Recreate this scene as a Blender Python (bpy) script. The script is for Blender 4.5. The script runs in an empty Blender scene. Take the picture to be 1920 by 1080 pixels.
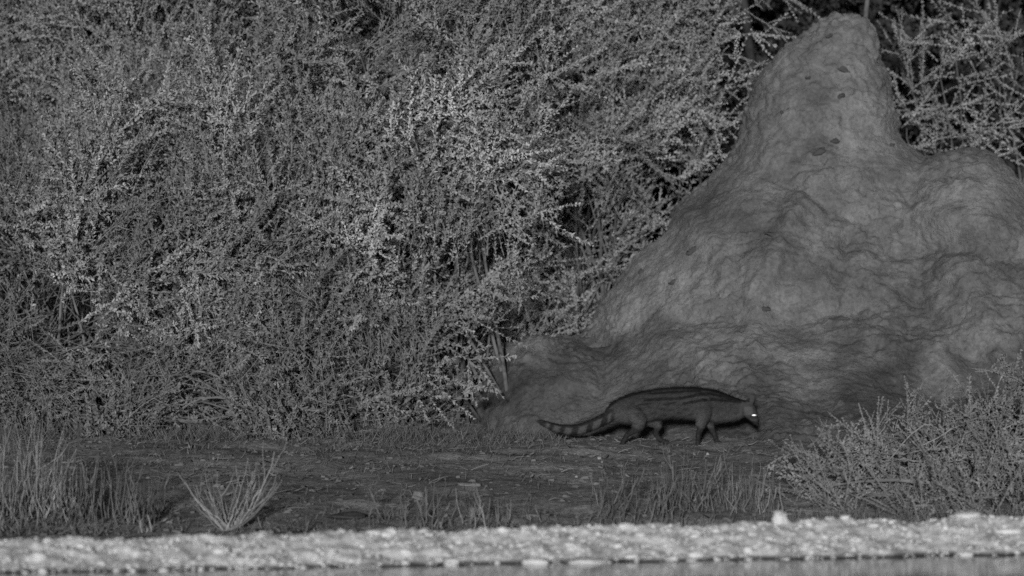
import bpy, bmesh, math, random
import numpy as np
from mathutils import Vector, Matrix, noise
from mathutils.bvhtree import BVHTree

random.seed(7)
rng = np.random.default_rng(7)
scene = bpy.context.scene
COL = scene.collection

# ------------------------------------------------------------------ camera, sky, sun, exposure
CAM_Z = 0.9
PITCH = math.radians(0.19)
FPX = 6000.0                       # focal length in pixels of a 1920 wide frame
cam_data = bpy.data.cameras.new('camera')
cam = bpy.data.objects.new('camera', cam_data)
COL.objects.link(cam)
cam.location = (0, 0, CAM_Z)
cam.rotation_euler = (math.pi / 2 + PITCH, 0, 0)
cam_data.sensor_width = 36.0
cam_data.lens = 36.0 * FPX / 1920.0
cam_data.clip_end = 2000
cam_data.dof.use_dof = True
cam_data.dof.focus_distance = 19.6
cam_data.dof.aperture_fstop = 1.9
scene.camera = cam

SUN_ELEV = math.radians(5.6)
SUN_AZ = math.radians(5)          # light comes from behind the camera, to its left
world = bpy.data.worlds.new('World')
scene.world = world
world.use_nodes = True
nt = world.node_tree
nt.nodes.clear()
w_out = nt.nodes.new('ShaderNodeOutputWorld')
w_bg = nt.nodes.new('ShaderNodeBackground')
w_sky = nt.nodes.new('ShaderNodeTexSky')
w_sky.sky_type = 'NISHITA'
w_sky.sun_disc = False
w_sky.sun_elevation = SUN_ELEV
w_sky.sun_rotation = math.pi + SUN_AZ
w_bw = nt.nodes.new('ShaderNodeRGBToBW')
nt.links.new(w_sky.outputs[0], w_bw.inputs[0])
nt.links.new(w_bw.outputs[0], w_bg.inputs['Color'])
w_bg.inputs['Strength'].default_value = 0.024
nt.links.new(w_bg.outputs[0], w_out.inputs[0])

sun_data = bpy.data.lights.new('sun', 'SUN')
sun_data.energy = 3.8
sun_data.angle = math.radians(3.0)
sun_data.color = (1, 1, 1)
sun = bpy.data.objects.new('sun', sun_data)
COL.objects.link(sun)
sun_dir = Vector((math.sin(SUN_AZ) * math.cos(SUN_ELEV), math.cos(SUN_AZ) * math.cos(SUN_ELEV), -math.sin(SUN_ELEV)))
sun.rotation_euler = sun_dir.to_track_quat('-Z', 'Y').to_euler()

scene.view_settings.view_transform = 'Standard'
scene.view_settings.look = 'None'
scene.view_settings.exposure = 0.0
scene.view_settings.gamma = 1.0
scene.view_settings.use_curve_mapping = False
scene.cycles.max_bounces = 4
scene.cycles.diffuse_bounces = 2
scene.cycles.use_denoising = False
scene.cycles.caustics_reflective = False
scene.cycles.caustics_refractive = False
scene.cycles.sample_clamp_indirect = 1.0
scene.cycles.sample_clamp_direct = 2.0

# ------------------------------------------------------------------ helpers
CP, SP = math.cos(PITCH), math.sin(PITCH)


def P(px, py, d):
    """Point at distance d (world y) seen at 1920x1080 pixel px, py."""
    u, v = (px - 960.0) / FPX, (540.0 - py) / FPX
    y = CP - v * SP
    z = SP + v * CP
    k = d / y
    return Vector((u * k, d, CAM_Z + z * k))


def shore(x):
    """Distance of the water line."""
    return 13.5 + 0.225 * max(-6.0, min(6.0, x))


WATER_Z = -0.22


def ground_z(x, y):
    """Height of the dark soil: lake bed, a shallow dip behind the bank, then a rise to the clearing."""
    ds = shore(x)
    if y < ds + 0.5:
        return -0.33 - 0.42 * min(1.0, max(0.0, (ds + 0.5 - y) / 3.0))
    y1 = 16.5 + 0.12 * max(-6.0, min(6.0, x))
    if y < y1:
        return -0.33 + 0.03 * min(1.0, (y - ds - 0.5) / 0.6)
    t = min(1.0, (y - y1) / (20.3 - y1))
    return -0.30 * (1 - t) ** 1.25


def fbm(x, y, z, octaves=4, lac=2.1, gain=0.5):
    a, s, f = 1.0, 0.0, 1.0
    for _ in range(octaves):
        s += a * noise.noise(Vector((x * f, y * f, z * f)))
        a *= gain
        f *= lac
    return s


def link_mesh(name, me, mat=None, parent=None, smooth=False):
    o = bpy.data.objects.new(name, me)
    COL.objects.link(o)
    if mat is not None:
        me.materials.append(mat)
    if parent is not None:
        o.parent = parent
    if smooth:
        me.polygons.foreach_set('use_smooth', np.ones(len(me.polygons), dtype=bool))
    return o


def mesh_quads(name, V, Q, tone=None):
    """Mesh of quads from numpy arrays, with an optional per-vertex tone attribute."""
    me = bpy.data.meshes.new(name)
    n, m = len(V), len(Q)
    me.vertices.add(n)
    me.vertices.foreach_set('co', np.ascontiguousarray(V, dtype=np.float32).ravel())
    me.loops.add(m * 4)
    me.loops.foreach_set('vertex_index', np.ascontiguousarray(Q, dtype=np.int32).ravel())
    me.polygons.add(m)
    me.polygons.foreach_set('loop_start', np.arange(0, m * 4, 4, dtype=np.int32))
    if tone is not None:
        at = me.attributes.new('tone', 'FLOAT', 'POINT')
        at.data.foreach_set('value', np.ascontiguousarray(tone, dtype=np.float32))
    me.update(calc_edges=True)
    return me


def mesh_py(name, verts, faces):
    me = bpy.data.meshes.new(name)
    me.from_pydata([tuple(v) for v in verts], [], faces)
    me.update()
    return me


def frame_from(d):
    d = d / (np.linalg.norm(d) + 1e-9)
    a = np.array([0, 0, 1.0]) if abs(d[2]) < 0.9 else np.array([1.0, 0, 0])
    u = np.cross(a, d); u /= np.linalg.norm(u)
    return u, np.cross(d, u), d


def tube_arrays(pts, rad, sides=3):
    """Quads of an open tube along a polyline."""
    pts = np.asarray(pts, float)
    n = len(pts)
    tang = np.gradient(pts, axis=0)
    V = np.zeros((n, sides, 3))
    ang = np.arange(sides) * 2 * math.pi / sides
    u0, v0, _ = frame_from(tang[0])
    for i in range(n):
        t = tang[i] / (np.linalg.norm(tang[i]) + 1e-9)
        u = u0 - t * np.dot(u0, t)
        u /= np.linalg.norm(u) + 1e-9
        v = np.cross(t, u)
        u0 = u
        V[i] = pts[i] + rad[i] * (np.cos(ang)[:, None] * u + np.sin(ang)[:, None] * v)
    Q = []
    for i in range(n - 1):
        for k in range(sides):
            k2 = (k + 1) % sides
            Q.append((i * sides + k, i * sides + k2, (i + 1) * sides + k2, (i + 1) * sides + k))
    return V.reshape(-1, 3), np.array(Q, int)


class Bag:
    """Collects quads."""
    def __init__(self):
        self.V, self.Q, self.T, self.n = [], [], [], 0

    def add(self, V, Q, tone=1.0):
        V = np.asarray(V, float)
        self.V.append(V)
        self.Q.append(np.asarray(Q, int) + self.n)
        self.T.append(np.full(len(V), tone) if np.isscalar(tone) else np.asarray(tone))
        self.n += len(V)

    def build(self, name, mat, parent=None, smooth=False):
        if not self.V:
            return None
        me = mesh_quads(name, np.concatenate(self.V), np.concatenate(self.Q), np.concatenate(self.T))
        return link_mesh(name, me, mat, parent, smooth)


def tag(o, label=None, cat=None, group=None, kind=None):
    if label: o['label'] = label
    if cat: o['category'] = cat
    if group: o['group'] = group
    if kind: o['kind'] = kind
    return o


def empty(name, loc):
    o = bpy.data.objects.new(name, None)
    COL.objects.link(o)
    o.empty_display_size = 0.1
    o.location = loc
    return o


def own(o, parent):
    """Parent while keeping world-space mesh coordinates."""
    o.parent = parent
    o.matrix_parent_inverse = Matrix.Translation(parent.location).inverted()
    return o


# ------------------------------------------------------------------ materials
def g(v):
    return (v, v, v, 1.0)


def mat_base(name, rough=0.85, spec=0.2):
    m = bpy.data.materials.new(name)
    m.use_nodes = True
    b = m.node_tree.nodes['Principled BSDF']
    b.inputs['Roughness'].default_value = rough
    b.inputs['Specular IOR Level'].default_value = spec
    b.inputs['Diffuse Roughness'].default_value = 0.0
    return m, m.node_tree, b


def noise_node(t, scale, detail=6, rough=0.6, vec=None):
    n = t.nodes.new('ShaderNodeTexNoise')
    n.inputs['Scale'].default_value = scale
    n.inputs['Detail'].default_value = detail
    n.inputs['Roughness'].default_value = rough
    if vec is not None:
        t.links.new(vec, n.inputs['Vector'])
    return n


def ramp(t, src, stops):
    r = t.nodes.new('ShaderNodeValToRGB')
    el = r.color_ramp.elements
    while len(el) < len(stops):
        el.new(0.5)
    for e, (p, v) in zip(el, stops):
        e.position = p
        e.color = g(v)
    t.links.new(src, r.inputs[0])
    return r


def mul(t, a, b):
    m = t.nodes.new('ShaderNodeMath')
    m.operation = 'MULTIPLY'
    for i, s in enumerate((a, b)):
        if isinstance(s, (int, float)):
            m.inputs[i].default_value = s
        else:
            t.links.new(s, m.inputs[i])
    return m.outputs[0]


def add_bump(t, b, height, strength, dist):
    bp = t.nodes.new('ShaderNodeBump')
    bp.inputs['Strength'].default_value = strength
    bp.inputs['Distance'].default_value = dist
    t.links.new(height, bp.inputs['Height'])
    t.links.new(bp.outputs[0], b.inputs['Normal'])
    return bp


def mat_tone(name, value, rough=0.7, spec=0.25, var=0.35, nscale=3.0):
    """Colour = value x per-vertex tone x slow noise over the plant."""
    m, t, b = mat_base(name, rough, spec)
    b.inputs['Diffuse Roughness'].default_value = 1.0
    at = t.nodes.new('ShaderNodeAttribute')
    at.attribute_name = 'tone'
    tc = t.nodes.new('ShaderNodeTexCoord')
    n = noise_node(t, nscale, 3, 0.6, tc.outputs['Object'])
    r = ramp(t, n.outputs['Fac'], [(0.3, value * (1 - var)), (0.7, value * (1 + var))])
    t.links.new(mul(t, r.outputs[0], at.outputs['Fac']), b.inputs['Base Color'])
    return m


def mat_mound():
    m, t, b = mat_base('mound_mud', 0.9, 0.15)
    b.inputs['Diffuse Roughness'].default_value = 0.4
    tc = t.nodes.new('ShaderNodeTexCoord')
    o = tc.outputs['Object']
    n1 = noise_node(t, 1.6, 6, 0.62, o)
    n2 = noise_node(t, 38, 7, 0.8, o)
    n3 = noise_node(t, 7, 5, 0.6, o)
    r1 = ramp(t, n1.outputs['Fac'], [(0.34, 0.10), (0.5, 0.16), (0.66, 0.24)])
    r2 = ramp(t, n2.outputs['Fac'], [(0.25, 0.45), (0.5, 0.95), (0.75, 1.4)])
    r3 = ramp(t, n3.outputs['Fac'], [(0.3, 0.72), (0.65, 1.15)])
    # lamp falloff put into the mud colour: patchy darkening over the mound foot
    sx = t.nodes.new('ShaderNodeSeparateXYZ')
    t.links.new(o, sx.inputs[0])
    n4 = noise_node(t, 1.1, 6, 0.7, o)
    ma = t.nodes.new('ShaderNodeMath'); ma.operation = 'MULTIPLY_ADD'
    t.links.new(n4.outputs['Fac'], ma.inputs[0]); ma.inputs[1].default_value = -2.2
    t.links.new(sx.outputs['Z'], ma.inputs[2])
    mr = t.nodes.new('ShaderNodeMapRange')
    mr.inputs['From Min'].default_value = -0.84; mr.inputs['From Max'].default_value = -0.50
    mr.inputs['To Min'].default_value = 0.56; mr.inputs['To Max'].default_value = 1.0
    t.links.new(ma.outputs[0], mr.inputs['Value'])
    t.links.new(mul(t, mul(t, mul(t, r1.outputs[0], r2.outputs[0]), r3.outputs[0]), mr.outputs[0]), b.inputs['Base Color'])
    nb = noise_node(t, 42, 7, 0.7, o)
    add_bump(t, b, nb.outputs['Fac'], 1.0, 0.035)
    return m


def mat_soil():
    m, t, b = mat_base('dark_soil', 0.95, 0.1)
    tc = t.nodes.new('ShaderNodeTexCoord')
    o = tc.outputs['Object']
    n1 = noise_node(t, 1.3, 6, 0.65, o)
    n2 = noise_node(t, 26, 6, 0.75, o)
    r1 = ramp(t, n1.outputs['Fac'], [(0.3, 0.14), (0.5, 0.235), (0.7, 0.35)])
    r2 = ramp(t, n2.outputs['Fac'], [(0.3, 0.45), (0.5, 0.9), (0.72, 1.6)])
    t.links.new(mul(t, r1.outputs[0], r2.outputs[0]), b.inputs['Base Color'])
    add_bump(t, b, n2.outputs['Fac'], 0.8, 0.02)
    return m


def mat_bank(name, lo, hi, wet=False):
    m, t, b = mat_base(name, 0.8, 0.25)
    tc = t.nodes.new('ShaderNodeTexCoord')
    o = tc.outputs['Object']
    n1 = noise_node(t, 7, 7, 0.72, o)
    r1 = ramp(t, n1.outputs['Fac'], [(0.34, lo), (0.5, (lo + hi) / 2), (0.66, hi)])
    if wet:                                                     # wet mud along the water line
        sx = t.nodes.new('ShaderNodeSeparateXYZ')
        t.links.new(o, sx.inputs[0])
        mr = t.nodes.new('ShaderNodeMapRange')
        mr.inputs['From Min'].default_value = -0.216; mr.inputs['From Max'].default_value = -0.203
        mr.inputs['To Min'].default_value = 0.12; mr.inputs['To Max'].default_value = 1.0
        t.links.new(sx.outputs['Z'], mr.inputs['Value'])
        t.links.new(mul(t, r1.outputs[0], mr.outputs[0]), b.inputs['Base Color'])
    else:
        t.links.new(r1.outputs[0], b.inputs['Base Color'])
    n2 = noise_node(t, 60, 5, 0.7, o)
    add_bump(t, b, n2.outputs['Fac'], 0.6, 0.01)
    return m


def mat_plain(name, lo, hi, scale=20, rough=0.85, bump=0.5, dist=0.006, spec=0.2):
    m, t, b = mat_base(name, rough, spec)
    tc = t.nodes.new('ShaderNodeTexCoord')
    n1 = noise_node(t, scale, 5, 0.65, tc.outputs['Object'])
    r1 = ramp(t, n1.outputs['Fac'], [(0.3, lo), (0.7, hi)])
    t.links.new(r1.outputs[0], b.inputs['Base Color'])
    n2 = noise_node(t, scale * 3, 5, 0.65, tc.outputs['Object'])
    add_bump(t, b, n2.outputs['Fac'], bump, dist)
    return m


def mat_water():
    m, t, b = mat_base('water', 0.01, 0.5)
    b.inputs['Base Color'].default_value = g(0.012)
    b.inputs['IOR'].default_value = 1.33
    tc = t.nodes.new('ShaderNodeTexCoord')
    mp = t.nodes.new('ShaderNodeMapping')
    mp.inputs['Scale'].default_value = (0.9, 5.0, 1.0)
    t.links.new(tc.outputs['Object'], mp.inputs[0])
    n = noise_node(t, 2.2, 4, 0.6, mp.outputs[0])
    add_bump(t, b, n.outputs['Fac'], 0.045, 0.03)
    return m


M_SOIL = mat_soil()
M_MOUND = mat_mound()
M_BANK = mat_bank('pale_mud', 0.36, 0.95, True)
M_CLOD = mat_bank('pale_clod', 0.6, 0.93)
M_PALE = mat_bank('pale_pebble', 0.25, 0.4)
M_WHITE = mat_bank('white_stone', 0.62, 0.86)
M_WATER = mat_water()
M_LEAF = mat_tone('thorn_leaf', 0.26, 0.6, 0.3, 0.42, 1.5)
M_TWIG = mat_tone('twig_bark', 0.16, 0.85, 0.15, 0.3, 5)
M_BARK = mat_plain('old_bark', 0.05, 0.13, 25)
M_DIMLEAF = mat_tone('dimmed_leaf', 0.034, 0.7, 0.2, 0.35, 1.2)  # far foliage: light lost with distance is put into the leaf colour
M_DIMBARK = mat_plain('dimmed_bark', 0.02, 0.045, 12)  # far trunks darkened in colour for the same light falloff
M_STEM = mat_tone('dry_stem', 0.21, 0.85, 0.2, 0.25, 4)
M_SHRUB = mat_tone('shrub_leaf', 0.165, 0.7, 0.2, 0.3, 3)
M_LITTER = mat_tone('litter', 0.085, 0.9, 0.1, 0.4, 6)
M_FLECK = mat_plain('dark_fleck', 0.035, 0.085, 40)
M_DEADWOOD = mat_plain('dead_wood', 0.12, 0.24, 30)

# ------------------------------------------------------------------ ground, water, shore
def axis(fine0, fine1, step, far0, far1):
    a = list(np.arange(fine0, fine1 + 1e-6, step))
    s, lo = step, fine0
    while lo > far0:
        s *= 1.35; lo -= s; a.insert(0, max(lo, far0))
    s, hi = step, fine1
    while hi < far1:
        s *= 1.35; hi += s; a.append(min(hi, far1))
    return np.array(a)


def build_ground():
    xs = axis(-4.2, 4.2, 0.045, -400, 400)
    ys = axis(15.6, 22.6, 0.04, -60, 900)
    V = np.zeros((len(ys), len(xs), 3))
    for j, y in enumerate(ys):
        for i, x in enumerate(xs):
            z = ground_z(x, y)
            if abs(x) < 8 and 14 < y < 30:
                if y > shore(x) + 0.6:
                    z += 0.030 * fbm(x * 1.1, y * 0.9, 3.1, 3) + 0.016 * fbm(x * 5, y * 5, 1.7, 3)
                    z += 0.03 * max(0, fbm(x * 2.3, y * 3.2, 9.7, 2) - 0.15)
            V[j, i] = (x, y, z)
    ny, nx = len(ys), len(xs)
    idx = np.arange(ny * nx).reshape(ny, nx)
    Q = np.stack([idx[:-1, :-1], idx[:-1, 1:], idx[1:, 1:], idx[1:, :-1]], -1).reshape(-1, 4)
    o = link_mesh('ground', mesh_quads('ground', V.reshape(-1, 3), Q), M_SOIL, smooth=True)
    tag(o, 'dark trodden soil between the shore and the thorn bushes', kind='structure')
    return o


ground = build_ground()
GVZ = BVHTree.FromObject(ground, bpy.context.evaluated_depsgraph_get())


def on_ground(x, y):
    h = GVZ.ray_cast(Vector((x, y, 3)), Vector((0, 0, -1)))
    return h[0].z if h[0] else 0.0


def build_water():
    # the sheet follows the shoreline and ends under the bank
    xs = np.linspace(-60, 60, 41)
    verts, faces = [], []
    for x in xs:
        verts.append((x, -60, WATER_Z)); verts.append((x, shore(x) + 0.25, WATER_Z))
    for i in range(len(xs) - 1):
        faces.append((2 * i, 2 * i + 2, 2 * i + 3, 2 * i + 1))
    o = link_mesh('water', mesh_py('water', verts, faces), M_WATER)
    tag(o, 'still dark water along the pale shore', kind='structure')


build_water()


def bank_height(x, t):
    """t: 0 under water edge .. 1 behind the crest."""
    crest = -0.105 + 0.008 * x + 0.016 * noise.noise(Vector((x * 1.7, 4.2, 0))) + 0.012 * noise.noise(Vector((x * 6, 1.2, 0)))
    wl = -0.27
    if t < 0.72:
        s = t / 0.72
        z = wl + (crest - wl) * (s ** 0.85)
    else:
        s = (t - 0.72) / 0.28
        z = crest + (-0.36 - crest) * s * s
    return z


def build_bank():
    nx, nt_ = 1150, 40
    xs = np.linspace(-4.6, 4.6, nx)
    ts = np.linspace(0, 1, nt_)
    V = np.zeros((nt_, nx, 3))
    for j, t in enumerate(ts):
        for i, x in enumerate(xs):
            y = shore(x) - 0.14 + t * 0.86 + 0.03 * noise.noise(Vector((x * 2.2, 7.7, t)))
            z = bank_height(x, t)
            k = 1.0 if t < 0.8 else max(0, 1 - (t - 0.8) * 5)
            c = noise.cell_vector(Vector((0, 0, 0)))
            z += k * (0.016 * fbm(x * 9, y * 12, 0.3, 3) + 0.012 * abs(fbm(x * 26, y * 30, 2.3, 2)))
            V[j, i] = (x, y, z)
    idx = np.arange(nt_ * nx).reshape(nt_, nx)
    Q = np.stack([idx[:-1, :-1], idx[:-1, 1:], idx[1:, 1:], idx[1:, :-1]], -1).reshape(-1, 4)
    o = link_mesh('shore_bank', mesh_quads('shore_bank', V.reshape(-1, 3), Q), M_BANK, smooth=True)
    tag(o, 'pale crusted mud bank along the water edge', kind='structure')
    return o


bank = build_bank()
BVB = BVHTree.FromObject(bank, bpy.context.evaluated_depsgraph_get())


def rock_mesh(name, seed, flat=0.7, sub=2, rough=0.35):
    bm = bmesh.new()
    bmesh.ops.create_icosphere(bm, subdivisions=sub, radius=1.0)
    for v in bm.verts:
        p = v.co.copy()
        n = noise.noise(p * 1.1 + Vector((seed * 3.7, 0, 0))) + 0.5 * noise.noise(p * 2.6 + Vector((0, seed * 2.1, 0)))
        v.co = p * (1 + rough * n)
        v.co.z *= flat
    me = bpy.data.meshes.new(name)
    bm.to_mesh(me); bm.free()
    me.polygons.foreach_set('use_smooth', np.ones(len(me.polygons), dtype=bool))
    return me


clod_meshes = [rock_mesh('clod', s, 0.6, 1, 0.4) for s in range(10)]
for me in clod_meshes:
    me.materials.append(M_CLOD)


def bank_point(x, t):
    y = shore(x) - 0.14 + t * 0.86
    h = BVB.ray_cast(Vector((x, y, 2)), Vector((0, 0, -1)))
    return h[0] if h[0] else Vector((x, y, -0.2))


for i in range(290):
    x = random.uniform(-2.9, 3.0)
    p = bank_point(x, random.uniform(0.12, 0.74) ** 1.0)
    o = bpy.data.objects.new('clod', random.choice(clod_meshes))
    COL.objects.link(o)
    s = 0.007 + 0.032 * random.random() ** 3.5
    o.location = p + Vector((0, 0, s * 0.15))
    o.scale = (s * random.uniform(0.9, 2.0), s, s * random.uniform(0.7, 1.0))
    o.rotation_euler = (random.uniform(-.2, .2), random.uniform(-.2, .2), random.uniform(0, 6.3))
    o.parent = bank

# fine crumbs on the bank: too many to count
crumb = Bag()
cv = np.array([(-1, -1, -.5), (1, -1, -.5), (1, 1, -.5), (-1, 1, -.5), (-.6, -.6, .7), (.6, -.6, .7), (.6, .6, .7), (-.6, .6, .7)])
cq = np.array([(4, 5, 6, 7), (0, 1, 5, 4), (1, 2, 6, 5), (2, 3, 7, 6), (3, 0, 4, 7)])
for i in range(4500):
    x = random.uniform(-3.6, 3.6)
    p = bank_point(x, random.uniform(0.08, 0.78))
    s = 0.003 + 0.008 * random.random() ** 2
    a = random.uniform(0, 6.3)
    R = np.array([(math.cos(a), -math.sin(a), 0), (math.sin(a), math.cos(a), 0), (0, 0, 1)])
    vv = (cv * rng.uniform(0.6, 1.4, (8, 3)) * s * np.array([random.uniform(1, 1.8), 1, 0.8])) @ R.T + np.array(p)
    crumb.add(vv, cq)
o = crumb.build('crumbs', M_CLOD)
tag(o, 'small pale mud crumbs strewn over the shore bank', 'crumbs', kind='stuff')


def stone(name, px, py, d, w, h, label, mat, seed, cat='stone', sink=0.25, yaw=0.0):
    me = rock_mesh(name, seed, 1.0, 3, 0.30)
    p = P(px, py, d)
    o = link_mesh(name, me, mat)
    o.scale = (w, w * 0.8, h)
    o.location = p
    o.rotation_euler = (0, 0, yaw)
    tag(o, label, cat)
    return o


def bank_stone(px, t, w, h, label, seed, lift=0.3):
    x = (px - 960) / FPX * 13.9
    p = bank_point(x, t)
    me = rock_mesh('white_stone', seed, 1.0, 3, 0.30)
    o = link_mesh('white_stone', me, M_WHITE)
    o.location = p + Vector((0, 0, h * lift))
    o.scale = (w, w * 0.8, h)
    o.rotation_euler = (0, 0, seed)
    tag(o, label, 'stone', 'white stones along the shore')


bank_stone(1475, 0.74, 0.045, 0.040, 'bright white stone standing up on the crest of the bank below the leafy shrub', 1, 0.5)
bank_stone(430, 0.42, 0.050, 0.022, 'white stone on the bank below the fan-shaped twig clump', 2)
bank_stone(15, 0.40, 0.040, 0.020, 'white stone on the bank at the left edge of the picture', 3)
bank_stone(1100, 0.18, 0.10, 0.016, 'long low white slab at the water edge below the civet', 4)
bank_stone(1845, 0.70, 0.075, 0.020, 'flat white stone on the bank crest at the right edge', 5)
bank_stone(690, 0.15, 0.085, 0.014, 'low white slab at the water edge left of the middle', 6)
bank_stone(1400, 0.28, 0.022, 0.020, 'small round white stone halfway down the bank below the upright one', 7)


# ------------------------------------------------------------------ termite mound
def loft(rings, dc, sides=40, expo=2.3):
    """rings: (py, xl, xr, front, back) from top to bottom, silhouettes at distance dc."""
    bm = bmesh.new()
    loops = []
    for (py, xl, xr, fr, bk) in rings:
        a, b = P(xl, py, dc), P(xr, py, dc)
        c = (a + b) / 2
        rx = (b.x - a.x) / 2
        lp = []
        for k in range(sides):
            th = 2 * math.pi * k / sides
            cx, sy = math.cos(th), math.sin(th)
            ex = abs(cx) ** (2 / expo) * (1 if cx > 0 else -1)
            ey = abs(sy) ** (2 / expo) * (1 if sy > 0 else -1)
            ry = bk if sy > 0 else fr
            lp.append(bm.verts.new((c.x + rx * ex, dc + ry * ey, c.z)))
        loops.append(lp)
    for A, B in zip(loops[:-1], loops[1:]):
        for k in range(sides):
            k2 = (k + 1) % sides
            bm.faces.new((A[k], B[k], B[k2], A[k2]))
    bm.faces.new(loops[0])
    bm.faces.new(list(reversed(loops[-1])))
    return bm


def remesh(bms, voxel, smooth_it=4):
    joined = bmesh.new()
    for b in bms:
        me = bpy.data.meshes.new('tmp'); b.to_mesh(me); b.free()
        joined.from_mesh(me); bpy.data.meshes.remove(me)
    bmesh.ops.recalc_face_normals(joined, faces=joined.faces)
    me = bpy.data.meshes.new('tmp')
    joined.to_mesh(me); joined.free()
    o = bpy.data.objects.new('tmp', me)
    COL.objects.link(o)
    md = o.modifiers.new('r', 'REMESH'); md.mode = 'VOXEL'; md.voxel_size = voxel
    ms = o.modifiers.new('s', 'SMOOTH'); ms.iterations = smooth_it; ms.factor = 0.5
    dg = bpy.context.evaluated_depsgraph_get()
    out = bpy.data.meshes.new_from_object(o.evaluated_get(dg))
    bpy.data.objects.remove(o); bpy.data.meshes.remove(me)
    return out


main = loft([(18, 1570, 1608, .06, .06), (26, 1548, 1622, .13, .12), (40, 1524, 1634, .2, .2), (62, 1497, 1641, .28, .26), (100, 1458, 1647, .36, .33),
             (150, 1421, 1660, .46, .42), (215, 1388, 1677, .56, .5), (262, 1374, 1692, .62, .6), (295, 1362, 1728, .70, .65),
             (330, 1331, 1760, .80, .7), (370, 1290, 1760, .92, .8), (450, 1240, 1800, 1.12, .9), (500, 1182, 1850, 1.28, 1.0),
             (560, 1134, 1900, 1.42, 1.1), (620, 1098, 1960, 1.64, 1.2), (660, 1070, 2000, 1.85, 1.2), (710, 1040, 2040, 2.10, 1.3), (750, 1010, 2070, 2.4, 1.4),
             (772, 990, 2100, 2.75, 1.4), (790, 960, 2130, 3.05, 1.5), (830, 930, 2160, 3.4, 1.5)], 23.3)
shoulder = loft([(292, 1765, 1838, .10, .08), (300, 1725, 1860, .27, .2), (318, 1695, 1886, .45, .3), (350, 1672, 1922, .68, .4),
                 (430, 1642, 1990, .95, .6), (520, 1620, 2040, 1.15, .7), (600, 1600, 2085, 1.35, .8), (700, 1585, 2130, 1.6, .9), (880, 1560, 2200, 2.1, 1.0)], 23.0, expo=2.1)
bump = loft([(628, 990, 1085, .12, .1), (636, 962, 1110, .3, .25), (655, 938, 1135, .48, .4), (700, 915, 1170, .7, .5), (745, 900, 1190, .85, .6),
             (790, 880, 1210, 1.0, .6), (850, 860, 1240, 1.2, .6)], 22.6, expo=2.1)
me = remesh([main, shoulder, bump], 0.0165, 34)


def RL(pts):
    return [((q.x, q.z)) for q in (P(a, b, 22.3) for a, b in pts)]


def ridge_dist(x, z, line):
    best = 1e9
    for (x0, y0), (x1, y1) in zip(line[:-1], line[1:]):
        dx, dy = x1 - x0, y1 - y0
        t = max(0, min(1, ((x - x0) * dx + (z - y0) * dy) / (dx * dx + dy * dy)))
        best = min(best, math.hypot(x - x0 - t * dx, z - y0 - t * dy))
    return best


RIDGES = [(RL([(1560, 290), (1490, 400), (1430, 520), (1400, 640)]), .10, .06), (RL([(1660, 470), (1760, 455), (1900, 480)]), .07, -.07), (RL([(1680, 400), (1780, 410), (1880, 440)]), .09, .05),
          (RL([(1590, 330), (1600, 420), (1560, 520)]), .06, -.04), (RL([(1780, 500), (1830, 600), (1850, 700)]), .10, .06), (RL([(1270, 590), (1420, 600), (1600, 570)]), .06, -.045),
          (RL([(1230, 640), (1360, 680), (1420, 760)]), .10, .05), (RL([(1300, 400), (1350, 470), (1360, 560)]), .07, .04), (RL([(1700, 560), (1680, 660), (1740, 740)]), .08, -.05),
          (RL([(1440, 430), (1540, 460), (1640, 430)]), .05, -.03), (RL([(1560, 600), (1650, 650), (1800, 640)]), .08, .05), (RL([(1390, 300), (1480, 330), (1560, 380)]), .05, -.03)]
n = len(me.vertices)
co = np.zeros(n * 3); me.vertices.foreach_get('co', co); co = co.reshape(-1, 3)
no = np.zeros(n * 3); me.vertices.foreach_get('normal', no); no = no.reshape(-1, 3)
dsp = np.zeros(n)
for i in range(n):
    x, y, z = co[i]
    if y > 24.2:
        continue
    wx = x + 0.10 * noise.noise(Vector((x * 3, y * 3, z * 3)))
    wz = z + 0.10 * noise.noise(Vector((x * 3 + 9, y * 3, z * 3)))
    big = noise.noise(Vector((wx * 1.5, y * 1.5, wz * 1.9)))
    am = 0.35 + 0.65 * min(1, max(0, 0.5 + 1.6 * noise.noise(Vector((x * 1.3 + 4, y * 1.3, z * 1.6)))))
    sm = noise.noise(Vector((wx * 7, y * 7, wz * 9)))
    vd = noise.voronoi(Vector((wx * 13, y * 13, wz * 15)))[0]
    v2 = noise.voronoi(Vector((wx * 27, y * 27, wz * 29)))[0]
    fine = noise.noise(Vector((x * 30, y * 30, z * 33)))
    med = noise.noise(Vector((wx * 3.2, y * 3.2, wz * 5.0 + 5)))
    rg = 0.0
    if no[i][1] < 0.3:
        for (ln_, w_, a_) in RIDGES:
            e = ridge_dist(x, z, ln_) / w_
            if e < 2.5:
                rg += a_ * math.exp(-e * e)
    dsp[i] = 0.06 * big + 0.032 * med + 0.85 * rg + am * (0.026 * sm + 0.05 * (0.4 - vd[0]) + 0.022 * (0.4 - v2[0])) + 0.007 * fine
co += no * dsp[:, None]
me.vertices.foreach_set('co', co.astype(np.float32).ravel())
me.update()
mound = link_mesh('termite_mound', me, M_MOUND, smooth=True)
tag(mound, 'tall grey mud termite mound with a rounded spire behind the civet', 'termite mound')
BVM = BVHTree.FromObject(mound, bpy.context.evaluated_depsgraph_get())


def hit_mound(px, py):
    c = Vector((0, 0, CAM_Z))
    d = (P(px, py, 20) - c).normalized()
    h = BVM.ray_cast(c, d)
    return h


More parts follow.
